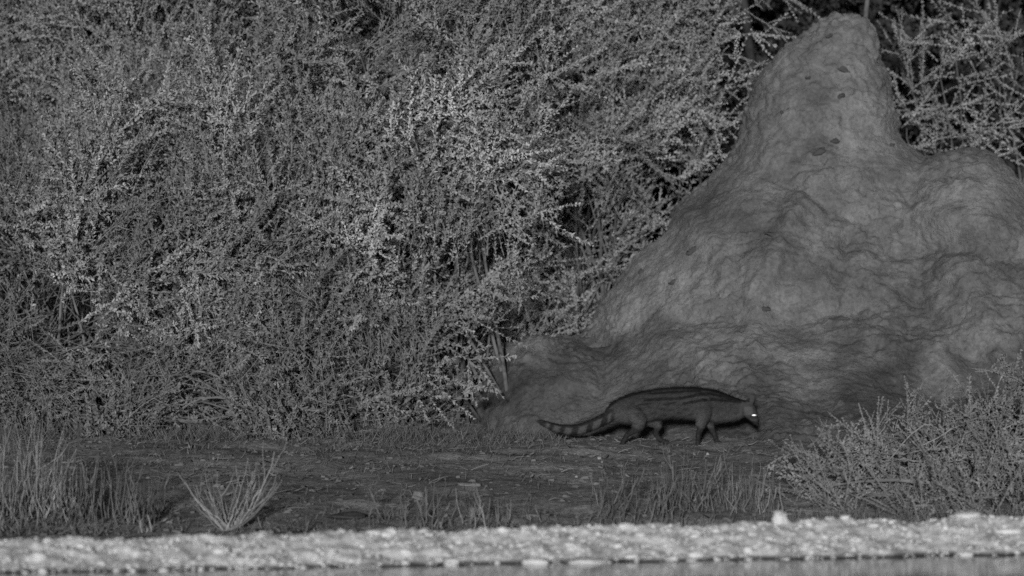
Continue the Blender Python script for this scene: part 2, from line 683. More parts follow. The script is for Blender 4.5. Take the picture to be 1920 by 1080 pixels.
for k, (px, py, w, h, a) in enumerate([(1534, 285, 13, 5, 0.3), (1566, 264, 7, 5, 0.5), (1577, 181, 8, 5, 0.4), (1555, 68, 6, 3, 0.6), (1515, 146, 5, 3, 0),
                                       (1415, 176, 5, 5, 0), (1447, 441, 11, 4, -0.3), (1300, 470, 12, 6, 0.4), (1202, 510, 5, 5, 0), (1580, 132, 12, 5, -0.4),
                                       (1262, 530, 7, 4, 0.4), (1436, 580, 7, 5, 0), (1671, 272, 6, 3, 0), (1467, 211, 3, 3, 0)]):
    hh = hit_mound(px, py)
    if not hh[0]:
        continue
    s = hh[0].y / FPX
    fm = rock_mesh('dark_scab', 20 + k, 1.0, 3, 0.95)
    o = link_mesh('dark_scab', fm, M_FLECK)
    o.location = hh[0] + hh[1] * 0.001
    q = hh[1].to_track_quat('Z', 'Y')
    o.rotation_euler = (q @ Vector((0, 0, 1)).to_track_quat('Z', 'Y')).to_euler()
    o.rotation_euler = (math.pi / 2, -a, 0)
    o.scale = (w * s, h * s, 0.022)
    o.parent = mound


# ------------------------------------------------------------------ leafy shoots
def make_shoot(L, step, k, leaf_len, leaf_w, r0, bend, thorn, r, side=0):
    """A shoot growing along +z: leaf quads and twig quads with tones."""
    n = 9
    ang = r.uniform(0, 2 * math.pi)
    t = np.linspace(0, 1, n)
    pts = np.stack([bend * L * t ** 2 * math.cos(ang), bend * L * t ** 2 * math.sin(ang), L * t], -1)
    pts += np.cumsum(r.normal(0, 0.010 * L, (n, 3)), 0) * np.array([1, 1, 0.2])
    lv, lt, tw, tt = [], [], Bag(), None
    V, Q = tube_arrays(pts, np.linspace(r0, r0 * 0.35, n), 3)
    tw.add(V, Q, 1.0)
    lines = [pts]
    for _ in range(side):
        i = r.integers(2, n - 2)
        d = pts[i + 1] - pts[i]; d /= np.linalg.norm(d)
        u, v, _w = frame_from(d)
        a = r.uniform(0, 6.28)
        dirn = d * 0.6 + (u * math.cos(a) + v * math.sin(a)) * 0.8
        ll = L * r.uniform(0.25, 0.5)
        tt_ = np.linspace(0, 1, 5)
        sp = pts[i] + dirn * ll * tt_[:, None] + np.array([0, 0, 0.15]) * ll * (tt_[:, None] ** 2)
        V, Q = tube_arrays(sp, np.linspace(r0 * 0.6, r0 * 0.25, 5), 3)
        tw.add(V, Q, 1.0)
        lines.append(sp)
    for ln in lines:
        seg = np.linalg.norm(np.diff(ln, axis=0), axis=1)
        cum = np.concatenate([[0], np.cumsum(seg)])
        s = r.uniform(0.2, 1.2) * step
        while s < cum[-1]:
            i = min(len(seg) - 1, np.searchsorted(cum, s) - 1)
            i = max(i, 0)
            p = ln[i] + (ln[i + 1] - ln[i]) * (s - cum[i]) / seg[i]
            d = (ln[i + 1] - ln[i]) / seg[i]
            u, v, _w = frame_from(d)
            a0 = r.uniform(0, 6.28)
            nk = max(1, k + r.integers(-1, 2))
            for q in range(nk):
                a = a0 + q * 2.1 + r.uniform(-0.5, 0.5)
                out = u * math.cos(a) + v * math.sin(a)
                sp = r.uniform(0.35, 1.1)
                ld = d * math.cos(sp) + out * math.sin(sp)
                wd = np.cross(ld, out); wd /= np.linalg.norm(wd) + 1e-9
                wd = wd * math.cos(0.5) + np.cross(ld, wd) * r.uniform(-0.7, 0.7)
                ln_ = leaf_len * r.uniform(0.6, 1.15) * (0.6 if s > 0.9 * cum[-1] else 1)
                w = leaf_w * r.uniform(0.7, 1.2)
                fold = np.cross(ld, wd) * w * 0.35
                lv.append((p, p + ld * ln_ * 0.55 + wd * w * 0.5 + fold, p + ld * ln_, p + ld * ln_ * 0.6 - wd * w * 0.5 + fold))
                lt.append(r.uniform(0.75, 1.2))
            if r.random() < thorn:
                a = r.uniform(0, 6.28)
                out = u * math.cos(a) + v * math.sin(a)
                th = r.uniform(0.03, 0.06)
                c = np.cross(out, d) * 0.0013
                tw.add([p + c, p - c, p + out * th - c * .2, p + out * th + c * .2], [(0, 1, 2, 3)], 2.2)
            s += step * r.uniform(0.6, 1.4)
    if lv:
        LV = np.array(lv).reshape(-1, 3)
        LT = np.repeat(np.array(lt), 4)
    else:
        LV, LT = np.zeros((0, 3)), np.zeros(0)
    return LV, LT, np.concatenate(tw.V), np.concatenate(tw.Q), np.concatenate(tw.T)


class Foliage:
    def __init__(self):
        self.LV, self.LT = [], []
        self.tw = Bag()

    def put(self, proto, pos, dirn, scale=1.0, tone=1.0, leaves=True):
        LV, LT, TV, TQ, TT = proto
        u, v, d = frame_from(np.asarray(dirn, float))
        a = random.uniform(0, 6.28)
        U = u * math.cos(a) + v * math.sin(a)
        W = np.cross(d, U)
        R = np.stack([U, W, d], 0) * scale
        if leaves:
            self.LV.append(LV @ R + pos)
            self.LT.append(LT * tone)
        self.tw.add(TV @ R + pos, TQ, TT)

    def build(self, root, leafmat, twigmat, leafname='foliage'):
        if self.LV:
            V = np.concatenate(self.LV); T = np.concatenate(self.LT)
            Q = np.arange(len(V)).reshape(-1, 4)
            o = link_mesh(leafname, mesh_quads(leafname, V, Q, T), leafmat)
            o['kind'] = 'stuff'
            own(o, root)
        o = self.tw.build('twigs', twigmat)
        o['kind'] = 'stuff'
        own(o, root)


prng = np.random.default_rng(11)
SHOOT = [make_shoot(prng.uniform(.38, .6), .032, 2, .036, .0150, .0032, prng.uniform(.05, .4), .06, prng, side=2) for _ in range(16)]
SHOOT_LONG = [make_shoot(prng.uniform(.7, 1.0), .030, 3, .038, .0150, .005, prng.uniform(.1, .35), .30, prng, side=4) for _ in range(10)]
SHOOT_BARE = [make_shoot(prng.uniform(.45, .8), .10, 1, .024, .009, .0035, prng.uniform(.1, .7), .05, prng, side=3) for _ in range(12)]
SHOOT_DARK = [make_shoot(prng.uniform(.5, .8), .045, 3, .075, .040, .006, prng.uniform(.1, .4), 0, prng, side=3) for _ in range(8)]
SHOOT_STUB = [make_shoot(prng.uniform(.25, .45), .019, 3, .023, .0105, .0042, prng.uniform(.1, .5), .06, prng, side=3) for _ in range(14)]


def cane(base, tip, r0, r1, sag=0.2, wob=0.05, n=10):
    base, tip = np.array(base), np.array(tip)
    t = np.linspace(0, 1, n)[:, None]
    mid = base * 0.45 + tip * 0.55 + np.array([0, 0, sag])
    pts = base * (1 - t) ** 2 + 2 * mid * t * (1 - t) + tip * t ** 2
    pts[1:-1] += np.cumsum(rng.normal(0, wob * 0.35, (n - 2, 3)), 0) * 0.5
    return pts, np.linspace(r0, r1, n)


def lobe_metres(lb):
    px, py, d, rx, rz, ry = lb
    c = P(px, py, d)
    s = d / FPX
    return np.array(c), np.array([rx * s, ry, rz * s])


HOLLOWS = [(P(a, b, d), 1.35 * r * d / FPX) for a, b, r, d in [
    (700, 135, 60, 21.6), (700, 135, 55, 22.3), (520, 255, 32, 21.9), (885, 290, 40, 22.0), (885, 340, 30, 21.6), (1100, 400, 50, 23.8), (1240, 335, 55, 24.2), (860, 490, 60, 21.6), (800, 520, 40, 21.5),
    (480, 60, 40, 22.0), (120, 170, 35, 22.5), (1060, 480, 60, 23.6), (1340, 130, 50, 24.3), (1400, 235, 40, 24.3), (130, 570, 60, 21.4), (640, 100, 36, 21.5), (1000, 110, 34, 23.4), (1180, 230, 40, 24.0),
    (300, 320, 40, 20.9), (220, 450, 40, 21.2), (600, 480, 36, 21.0), (560, 350, 32, 20.9), (1150, 560, 60, 23.8), (930, 560, 45, 22.6), (980, 240, 30, 23.3), (820, 60, 34, 21.6), (330, 60, 32, 22.0)]]


def in_hollow(p):
    for c, r in HOLLOWS:
        if (p[0] - c.x) ** 2 + (p[2] - c.z) ** 2 + ((p[1] - c.y) * .5) ** 2 < r * r:
            return True
    return False


def thorn_bush(label, base_px, lobes, per_m2, leafiness=1.0, tone=1.0, canes=26, hole=-0.06, up=0.6, long_share=0.1, back=0.45, stems=5, sprays=(), spray_d=24.0, lit_sprays=1.0):
    """Bush > foliage, twigs, several stems. lobes: ellipsoids (px, py, distance, rx px, rz px, ry m)."""
    bx = P(base_px[0], 700, base_px[1])
    base = Vector((bx.x, base_px[1], ground_z(bx.x, base_px[1])))
    root = empty('thorn_bush', base)
    tag(root, label, 'bush', 'thorn bushes behind the clearing')
    fo = Foliage()
    off = random.uniform(0, 50)
    for lb in lobes:
        c, r = lobe_metres(lb)
        area = 4 * math.pi * (((r[0] * r[1]) ** 1.6 + (r[0] * r[2]) ** 1.6 + (r[1] * r[2]) ** 1.6) / 3) ** (1 / 1.6)
        cnt = int(area * per_m2)
        for _ in range(cnt):
            u = rng.normal(0, 1, 3); u /= np.linalg.norm(u)
            if u[1] > back:
                continue
            s = 1.0 - 0.55 * random.random() ** 1.6
            p = c + u * r * s
            if p[2] < 0.03 or abs(p[0]) > 4.4:
                continue
            nv = 1.25 * noise.noise(Vector((p[0] * 1.5 + off, p[1] * 1.5, p[2] * 1.9))) + 0.55 * noise.noise(Vector((p[0] * 5, p[1] * 5 + off, p[2] * 5)))
            if nv < hole:
                continue
            if in_hollow(p) and random.random() < .9:
                continue
            nr = u / r; nr /= np.linalg.norm(nr)
            fx = noise.noise_vector(Vector((p[0] * 1.1 + off, p[1] * 0.6, p[2] * 1.1)))
            dirn = nr * 0.5 + np.array([fx[0] * 1.3, fx[1] * 0.6, up + fx[2] * 0.8]) + rng.normal(0, 0.22, 3)
            q = random.random()
            if q > leafiness:
                pr = random.choice(SHOOT_BARE)
            elif q < long_share:
                pr = random.choice(SHOOT_LONG)
            else:
                pr = random.choice(SHOOT)
            sc = random.uniform(0.75, 1.15)
            dn = dirn / np.linalg.norm(dirn)
            fo.put(pr, p - dn * 0.28, dn, sc, tone * random.uniform(0.5, 1.0))
    for lb in lobes:                                            # front sprays toned above the mass: their lesser shadow put into leaf colour
        c, r = lobe_metres(lb)
        for _ in range(int(r[0] * r[2] * 4 * 26 * lit_sprays)):
            u = rng.normal(0, 1, 3); u[1] = -abs(u[1]); u /= np.linalg.norm(u)
            p = c + u * r * random.uniform(.9, 1.04)
            if p[2] < .25 or abs(p[0]) > 4.4:
                continue
            if noise.noise(Vector((p[0] * 1.3 - off, p[1], p[2] * 1.3))) < -.05:
                continue
            if in_hollow(p) and random.random() < .85:
                continue
            fx = noise.noise_vector(Vector((p[0] * .8 + off + 7, p[1] * .5, p[2] * .8)))
            dn = np.array([fx[0] * 1.6 + random.gauss(0, .25), -.35 + fx[1] * .4, up * .8 + fx[2] * .6 + random.gauss(0, .2)])
            dn /= np.linalg.norm(dn)
            fo.put(random.choice(SHOOT_LONG), p - dn * .35, dn, random.uniform(.7, 1.05), tone * random.uniform(.9, 1.25))
    for (x0, y0, x1, y1) in sprays:
        dd = spray_d + random.uniform(-.15, .2)
        a, b2 = np.array(P(x0, y0, dd)), np.array(P(x1, y1, dd - random.uniform(0, .25)))
        pr = random.choice(SHOOT_LONG)
        fo.put(pr, a, b2 - a, np.linalg.norm(b2 - a) / pr[2][:, 2].max(), tone * random.uniform(.8, 1.2))
        if random.random() < .35:
            pts, rad = cane(np.array(base) + np.array([random.uniform(-.8, .8), .2, .1]), a, .009, .004, .1, .10)
            V, Q = tube_arrays(pts, rad, 4)
            fo.tw.add(V, Q, .55)
    stem_list = []
    for k in range(canes):
        lb = random.choice(lobes)
        c, r = lobe_metres(lb)
        u = rng.normal(0, 1, 3); u /= np.linalg.norm(u)
        tip = c + u * r * random.uniform(0.4, 0.95)
        if tip[2] < 0.1:
            tip[2] = 0.1 + random.random() * 0.3
        b0 = np.array(base) + np.array([random.uniform(-1, 1) * max(.4, r[0] * .75), random.uniform(-.35, .35), -0.05])
        pts, rad = cane(b0, tip, random.uniform(.008, .014), .003, random.uniform(.0, .45), 0.06)
        if k < stems:
            rad = rad * 1.9
            stem_list.append((pts, rad))
            continue
        V, Q = tube_arrays(pts, rad, 4)
        fo.tw.add(V, Q, random.uniform(0.3, 0.95))
    fo.build(root, M_LEAF, M_TWIG)
    for pts, rad in stem_list:
        V, Q = tube_arrays(pts, rad, 6)
        own(link_mesh('stem', mesh_quads('stem', V, Q, np.ones(len(V))), M_BARK, smooth=True), root)
    return root


thorn_bush('pale leafy thorn bush filling the top left corner', (-60, 25.2), [(20, 150, 24.8, 420, 330, 1.0)], 215)
thorn_bush('twiggy half-bare thorn bush at the left edge above the tall stubble clump', (60, 21.7), [(-20, 500, 21.9, 330, 230, .8), (160, 680, 21.9, 300, 170, .7)], 190, leafiness=0.36, canes=130, tone=.55, up=.3, lit_sprays=.2)  # low tone puts the light fading toward the lower left into the leaves
thorn_bush('dense small-leaved thorn bush at the top, second from the left edge', (420, 24.2), [(400, 130, 23.8, 320, 290, .9)], 190)
thorn_bush('broad thorn bush left of the middle with loose grey sprays', (420, 21.8), [(400, 420, 21.5, 340, 240, .9)], 180, leafiness=.85, canes=50, tone=.95)
thorn_bush('tall thorn bush at the top centre with a dark hollow in its crown', (760, 22.6), [(760, 120, 22.2, 290, 290, .9)], 190, hole=.02)
thorn_bush('bright leafed thorn bush at the centre of the thicket', (760, 22.3), [(740, 400, 21.9, 310, 240, .9)], 205, tone=1.12)
SPRAYS_A = [(1370, 70, 1530, 42), (1400, 20, 1480, 78), (1300, 60, 1440, 10), (1360, 140, 1450, 122), (1310, 180, 1435, 150), (1290, 230, 1415, 185), (1250, 300, 1372, 282),
            (1240, 250, 1380, 228), (1260, 120, 1390, 60), (1330, 100, 1420, 95), (1210, 200, 1340, 140), (1280, 20, 1380, -30), (1390, -10, 1500, 20), (1440, -20, 1560, 30)]
SPRAYS_B = [(1190, 365, 1330, 292), (1170, 450, 1290, 392), (1140, 480, 1275, 415), (1110, 540, 1190, 490), (1150, 330, 1260, 350), (1110, 520, 1200, 470)]
SPRAYS_C = [(1690, 240, 1830, 120), (1700, 150, 1722, 20), (1680, 72, 1800, 105), (1690, 290, 1810, 232), (1790, 228, 1930, 248), (1800, 228, 1872, 340), (1750, 185, 1905, 118),
            (1712, 170, 1684, 15), (1762, 140, 1772, 58), (1830, 125, 1905, 35), (1845, 265, 1930, 335), (1858, 110, 1885, 15), (1780, 130, 1865, -5), (1700, 215, 1770, 190),
            (1730, 245, 1750, 170), (1860, 240, 1935, 205), (1690, 270, 1760, 285), (1720, 260, 1850, 150), (1700, 180, 1800, 60), (1770, 210, 1900, 165), (1810, 240, 1930, 262), (1800, 60, 1930, 80), (1740, 130, 1850, 95), (1830, 300, 1930, 300)]
thorn_bush('thorn bush with long leafy sprays reaching toward the mound spire', (1060, 24.6), [(1020, 150, 24.0, 270, 270, .9), (1180, 70, 24.4, 190, 170, .6), (1230, 230, 24.5, 110, 130, .4)], 75, long_share=.45, hole=-.05, sprays=SPRAYS_A, spray_d=24.3)
thorn_bush('open thorn bush with dark bare canes against the left flank of the mound', (1080, 24.2), [(990, 430, 23.9, 220, 220, .8), (1110, 400, 24.3, 130, 190, .5)], 85, leafiness=.8, canes=90, hole=-.02, long_share=.3, sprays=SPRAYS_B, spray_d=24.0)
thorn_bush('low grey thorn bush touching the ground left of the clearing', (560, 21.4), [(520, 680, 21.4, 300, 150, .7), (300, 795, 20.9, 130, 45, .3), (580, 800, 20.8, 150, 42, .3), (720, 790, 21.4, 90, 45, .3)], 190, leafiness=.75, tone=.62, canes=60, up=.35, lit_sprays=.5)
thorn_bush('low thorn bush growing behind the small side hump of the mound', (840, 23.7), [(840, 630, 23.7, 230, 170, .6), (800, 755, 22.5, 110, 55, .4)], 200, leafiness=.8, tone=.85, canes=40, stems=2)
thorn_bush('sparse thorn bush with long thorny shoots on the far side of the mound at right', (1850, 25.2), [(1850, 170, 25.2, 160, 110, .3)], 8, long_share=.9, canes=4, hole=-.3, sprays=SPRAYS_C, spray_d=25.0, lit_sprays=0)

# ------------------------------------------------------------------ dark trees behind the mound
def dark_tree(label, px, d, height, crown_lobes, per_m2, trunk_r, lean):
    b = P(px, 500, d); base = Vector((b.x, d, 0))
    root = empty('dark_tree', base)
    tag(root, label, 'tree', 'dark trees behind the mound')
    tip = np.array(base) + np.array([lean, 0.2, height])
    pts, rad = cane(np.array(base) - np.array([0, 0, .1]), tip, trunk_r, trunk_r * .35, -.1, .12, 14)
    V, Q = tube_arrays(pts, rad, 9)
    tr = link_mesh('trunk', mesh_quads('trunk', V, Q, np.ones(len(V))), M_DIMBARK, smooth=True)
    own(tr, root)
    for k in range(7):
        i = random.randint(4, 12)
        tp = pts[i] + np.array([random.uniform(-1.0, 1.0), random.uniform(-.8, .4), random.uniform(.3, 1.3)])
        lp, lr = cane(pts[i], tp, rad[i] * .6, .008, .15, .06, 9)
        V, Q = tube_arrays(lp, lr, 6)
        own(link_mesh('limb', mesh_quads('limb', V, Q, np.ones(len(V))), M_DIMBARK, smooth=True), root)
    fo = Foliage()
    for lb in crown_lobes:
        c, r = lobe_metres(lb)
        for _ in range(int(r[0] * r[2] * 12 * per_m2)):
            u = rng.normal(0, 1, 3); u /= np.linalg.norm(u)
            p = c + u * r * (1 - .7 * random.random() ** 1.5)
            if noise.noise(Vector(p * 1.7)) < -.15 or p[2] < .1:
                continue
            dn = u * .6 + np.array([0, 0, .3]) + rng.normal(0, .5, 3)
            fo.put(random.choice(SHOOT_DARK), p, dn, random.uniform(.7, 1.2), random.uniform(.6, 1.3))
    fo.build(root, M_DIMLEAF, M_DIMBARK, 'crown')


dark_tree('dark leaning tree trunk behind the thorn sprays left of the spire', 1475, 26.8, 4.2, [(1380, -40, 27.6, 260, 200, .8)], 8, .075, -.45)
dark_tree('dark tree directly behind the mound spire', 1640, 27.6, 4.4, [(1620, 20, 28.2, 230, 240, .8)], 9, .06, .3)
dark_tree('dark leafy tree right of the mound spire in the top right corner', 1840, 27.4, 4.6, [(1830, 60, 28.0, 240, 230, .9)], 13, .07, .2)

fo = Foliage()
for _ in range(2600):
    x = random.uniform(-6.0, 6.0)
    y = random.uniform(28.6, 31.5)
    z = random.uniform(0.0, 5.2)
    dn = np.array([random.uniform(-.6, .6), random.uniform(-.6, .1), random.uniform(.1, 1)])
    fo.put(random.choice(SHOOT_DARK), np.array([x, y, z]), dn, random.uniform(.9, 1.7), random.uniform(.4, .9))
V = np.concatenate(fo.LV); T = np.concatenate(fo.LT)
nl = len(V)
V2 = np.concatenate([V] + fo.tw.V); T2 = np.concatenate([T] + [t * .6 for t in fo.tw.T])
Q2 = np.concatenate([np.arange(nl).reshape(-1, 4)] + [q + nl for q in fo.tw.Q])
o = link_mesh('dark_thicket', mesh_quads('dark_thicket', V2, Q2, T2), M_DIMLEAF)
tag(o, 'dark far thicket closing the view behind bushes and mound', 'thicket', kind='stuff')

b0 = P(1560, 600, 24.35); b0.z = -.05
pts, rad = cane(b0, P(1634, -70, 24.45), .026, .018, 0.0, .02, 10)
V, Q = tube_arrays(pts, rad, 8)
o = link_mesh('dead_sapling', mesh_quads('dead_sapling', V, Q, np.ones(len(V))), M_BARK, smooth=True)
tag(o, 'grey dead stick rising behind the tip of the mound spire', 'stick')


# ------------------------------------------------------------------ dry twig clumps along the shore
def stem_line(base, dirn, h, curve, n=6):
    t = np.linspace(0, 1, n)[:, None]
    up = np.array([0, 0, 1.0])
    d = dirn / np.linalg.norm(dirn)
    pts = base + d * h * t * (1 - curve * t * .5) + up * h * curve * .5 * t ** 2
    pts = pts + np.cumsum(rng.normal(0, .022 * h, (n, 3)), 0)
    return pts


def twig_clump(label, px, back, wpx, hpx, n, lean=.45, forks=1, r=.0022, tone=1.0, curve=.6, dpt=.25, fan=False, cat='twig clump'):
    """back: metres behind the shoreline."""
    d = 16.0
    for _ in range(4):
        x = (px - 960) / FPX * d
        d = 16.45 + .12 * x + (back - .5) * 1.4
    s = d / FPX
    x = (px - 960) * s
    base = Vector((x, d, on_ground(x, d)))
    root = empty('twig_clump', base)
    tag(root, label, cat, 'dry twig clumps behind the shore bank')
    rest = Bag()
    w, h = wpx * s / 2, hpx * s
    n = int(n * .62)
    for k in range(n):
        if fan:
            b = np.array([x + random.gauss(0, .04 * w + .01), d + random.gauss(0, .02), 0])
            a = random.uniform(-1, 1)
            dn = np.array([a * 1.25, random.uniform(-.35, .35), random.uniform(.5, .9)])
            hh = h * random.uniform(.3, 1.2)
        else:
            b = np.array([x + random.uniform(-1, 1) * w, d + random.uniform(-1, 1) * dpt, 0])
            dn = np.array([random.gauss(0, lean), random.gauss(0, lean * .7), 1.0])
            hh = h * random.uniform(.2, 1.0) * (1 - .35 * abs(b[0] - x) / (w + 1e-6))
        b[2] = on_ground(b[0], b[1]) - .01
        pts = stem_line(b, dn, hh, curve)
        bag = Bag() if k < 40 else rest
        rr = 1.7 * r * random.uniform(.7, 1.3)
        tn = tone * random.uniform(.55, 1.25)
        V, Q = tube_arrays(pts, np.linspace(rr, rr * .45, len(pts)), 3)
        bag.add(V, Q, tn)
        for _ in range(random.randint(0, forks)):
            i = random.randint(1, 4)
            tl = pts[min(i + 1, 5)] - pts[i]
            tl = tl / (np.linalg.norm(tl) + 1e-9)
            dn2 = tl + rng.normal(0, .45, 3); dn2[2] = abs(dn2[2]) + .2
            p2 = stem_line(pts[i], dn2, hh * random.uniform(.25, .6), curve)
            V, Q = tube_arrays(p2, np.linspace(rr * .7, rr * .3, len(p2)), 3)
            bag.add(V, Q, tn)
        if bag is not rest:
            own(bag.build('stem', M_STEM), root)
    if rest.n:
        o = rest.build('fine_stems', M_STEM)
        o['kind'] = 'stuff'
        own(o, root)
    return root


twig_clump('tall dense pale stubble clump in the lower left corner', 55, .95, 190, 200, 230, .25, 2, .0023, 1.15, dpt=.3)
twig_clump('grey stubble clump just right of the tall lower left one', 205, .85, 190, 150, 150, .3, 2, .0022, .75, dpt=.3)
twig_clump('low crossed stems at the foot of the tall lower left stubble', 90, .55, 260, 85, 70, .7, 1, .0022, .6)
twig_clump('short upright bleached stubs on the bank crest left of the fan-shaped clump', 320, .50, 150, 60, 13, .3, 1, .0034, 1.25, dpt=.05)
twig_clump('fan-shaped clump of pale curved twigs above the bank on the left', 430, .60, 180, 130, 80, .5, 4, .0020, 1.1, curve=.5, fan=True)
twig_clump('few thin dry stems beside the fan-shaped clump, on its bank side', 520, .55, 120, 55, 12, .6, 1, .0022, .7)
twig_clump('thin forked twigs standing alone on the soil at centre left', 745, .9, 150, 105, 30, .4, 2, .0020, .7)
twig_clump('upright dry twigs on the bank crest below the flat pale stone', 810, .60, 130, 105, 34, .35, 2, .0025, .85)
twig_clump('leaning twig clump on the bank crest below the civet tail', 930, .58, 110, 80, 38, .45, 2, .0025, .9)
twig_clump('sparse low twigs on the bank crest below the civet hind legs', 1075, .62, 170, 60, 36, .5, 1, .0020, .65)
twig_clump('dense dark twig clump below the civet belly', 1185, .85, 150, 115, 95, .4, 2, .0021, .65, dpt=.35)
twig_clump('dense dark twig clump below the civet forelegs', 1290, 1.0, 140, 120, 95, .4, 2, .0021, .7, dpt=.35)
twig_clump('curved twig clump below the civet head', 1385, 1.0, 120, 115, 70, .4, 2, .0023, .8, dpt=.3, curve=.9)
twig_clump('few strong curved stems between the civet head and the leafy shrub', 1445, .75, 60, 105, 18, .25, 1, .0028, .8, dpt=.1, curve=1.0)
twig_clump('low dark herb tuft left of the upright white stone', 1290, .55, 330, 42, 150, .6, 2, .0022, .55, dpt=.1)

# ------------------------------------------------------------------ leafy shrub at the right
b = P(1760, 900, 18.0)
root = empty('leafy_shrub', Vector((b.x, 18.0, ground_z(b.x, 18.0))))
tag(root, 'low tangled small-leaved shrub behind the bank in the lower right corner', 'shrub')
fo = Foliage()
for lb, per in (((1800, 890, 18.1, 250, 105, .55), 330), ((1590, 920, 17.6, 110, 60, .35), 190), ((1760, 968, 17.2, 250, 34, .3), 200), ((1940, 825, 18.5, 170, 105, .5), 270), ((1700, 870, 18.3, 130, 65, .35), 170)):
    c, r = lobe_metres(lb)
    area = 4 * math.pi * (((r[0] * r[1]) ** 1.6 + (r[0] * r[2]) ** 1.6 + (r[1] * r[2]) ** 1.6) / 3) ** (1 / 1.6)
    for _ in range(int(area * per)):
        u = rng.normal(0, 1, 3); u /= np.linalg.norm(u)
        if u[1] > .6:
            continue
        p = c + u * r * (1 - .6 * random.random() ** 1.5)
        gz = ground_z(p[0], p[1])
        if p[2] < gz + .02:
            continue
        if noise.noise(Vector(p * 4.0)) < .0:
            continue
        dn = u * .6 + np.array([0, -.1, .5]) + rng.normal(0, .5, 3)
        dn /= np.linalg.norm(dn)
        fo.put(random.choice(SHOOT_STUB), p - dn * .2, dn, random.uniform(.7, 1.1), random.uniform(.5, 1.25))


def put_to(fo, protos, a, bb, tone=1.0):
    a, bb = np.array(a), np.array(bb)
    L = np.linalg.norm(bb - a)
    pr = random.choice(protos)
    h = pr[2][:, 2].max()
    fo.put(pr, a, bb - a, L / h, tone)


for (x0, y0, x1, y1, d) in [(1520, 848, 1432, 840, 17.9), (1690, 800, 1718, 702, 18.3), (1760, 800, 1782, 695, 18.4), (1830, 790, 1822, 688, 18.5), (1822, 690, 1925, 690, 18.5),
                            (1520, 835, 1560, 795, 18.0), (1580, 850, 1620, 790, 18.1), (1630, 840, 1625, 765, 18.2), (1650, 800, 1680, 745, 18.2), (1880, 780, 1915, 680, 18.6),
                            (1860, 760, 1925, 668, 18.7), (1560, 900, 1475, 905, 17.7), (1540, 870, 1480, 860, 17.8), (1750, 790, 1745, 725, 18.4), (1700, 850, 1640, 820, 18.0)]:
    put_to(fo, SHOOT_STUB, P(x0, y0, d), P(x1, y1, d), 1.0)
    put_to(fo, SHOOT_STUB, P(x0 + 6, y0 + 5, d), P(x1 * .7 + x0 * .3 + 8, y1 * .7 + y0 * .3, d), 1.0)
for k in range(60):
    c, r = lobe_metres((1780, 880, 18.1, 260, 110, .5))
    u = rng.normal(0, 1, 3); u /= np.linalg.norm(u)
    tip = c + u * r; tip[2] = max(tip[2], .0)
    pts, rad = cane(np.array(root.location) + np.array([random.uniform(-.5, .5), random.uniform(-.3, .2), 0]), tip, .005, .002, .15, .05)
    V, Q = tube_arrays(pts, rad, 3)
    fo.tw.add(V, Q, 1.3)
fo.build(root, M_SHRUB, M_TWIG)

pts = np.array([P(1550, 912, 17.55), P(1610, 903, 17.5), P(1680, 900, 17.48), P(1740, 905, 17.46), P(1780, 915, 17.45), P(1812, 930, 17.45)])
V, Q = tube_arrays(pts, [.003, .0055, .007, .0085, .009, .007], 7)
o = link_mesh('fallen_branch', mesh_quads('fallen_branch', V, Q, np.ones(len(V))), M_TWIG, smooth=True)
tag(o, 'bare bent grey branch lying across the low shrub', 'branch')

# ------------------------------------------------------------------ litter, stones and short stubble on the soil
lit = Bag()
for i in range(5200):
    x = random.uniform(-3.6, 3.6)
    y = 16.3 + .12 * x + 4.6 * random.random() ** 1.3
    z = on_ground(x, y)
    a = random.uniform(0, 6.3)
    ca, sa = math.cos(a), math.sin(a)
    s = .004 + .010 * random.random() ** 2
    R = np.array([(ca, -sa, 0), (sa, ca, 0), (0, 0, 1)])
    if random.random() < .55:
        vv = (cv * rng.uniform(.5, 1.4, (8, 3)) * s * np.array([random.uniform(1, 2), 1, .8])) @ R.T + np.array([x, y, z + .3 * s])
        lit.add(vv, cq, random.uniform(.5, 1.5))
    elif random.random() < .6:
        L, w = random.uniform(.012, .035), random.uniform(.005, .010)
        tl = random.uniform(-.1, 1.0)
        vv = np.array([(-L, 0, 0), (0, -w, .004), (L, 0, L * tl), (0, w, .004)]) @ R.T + np.array([x, y, z + .005])
        lit.add(vv, [(0, 1, 2, 3)], random.uniform(.5, 1.9))
    else:
        L = random.uniform(.03, .14)
        p0 = np.array([x, y, z + .004]); p1 = p0 + np.array([ca * L, sa * L, random.uniform(0, .35) * L])
        V, Q = tube_arrays([p0, (p0 + p1) / 2 + rng.normal(0, .006, 3), p1], [.002, .002, .001], 3)
        lit.add(V, Q, random.uniform(.7, 2.0))
o = lit.build('litter', M_LITTER)
tag(o, 'dry leaf bits, crumbs and small sticks littering the dark soil', 'litter', kind='stuff')

st = Bag()
for i in range(1500):
    q = random.random()
    if q < .45:
        px = random.uniform(1470, 1990); back = random.uniform(.45, .8); hh = random.uniform(.04, .12)
    elif q < .7:
        px = random.uniform(-60, 1000); back = .45 + 1.0 * random.random() ** 2; hh = random.uniform(.02, .08)
    else:
        px = random.uniform(250, 1500); back = random.uniform(.6, 3.6); hh = random.uniform(.015, .06)
    x = (px - 960) / FPX * 17
    y = 16.35 + .12 * x + (back - .45) * 1.3
    b = np.array([x, y, on_ground(x, y) - .005])
    p = stem_line(b, np.array([random.gauss(0, .5), random.gauss(0, .3), 1.0]), hh, .4, 4)
    V, Q = tube_arrays(p, np.linspace(.0018, .0007, 4), 3)
    st.add(V, Q, random.uniform(.4, .9))
o = st.build('short_stubble', M_STEM)
tag(o, 'short dry grass stubble scattered over the soil', 'stubble', kind='stuff')


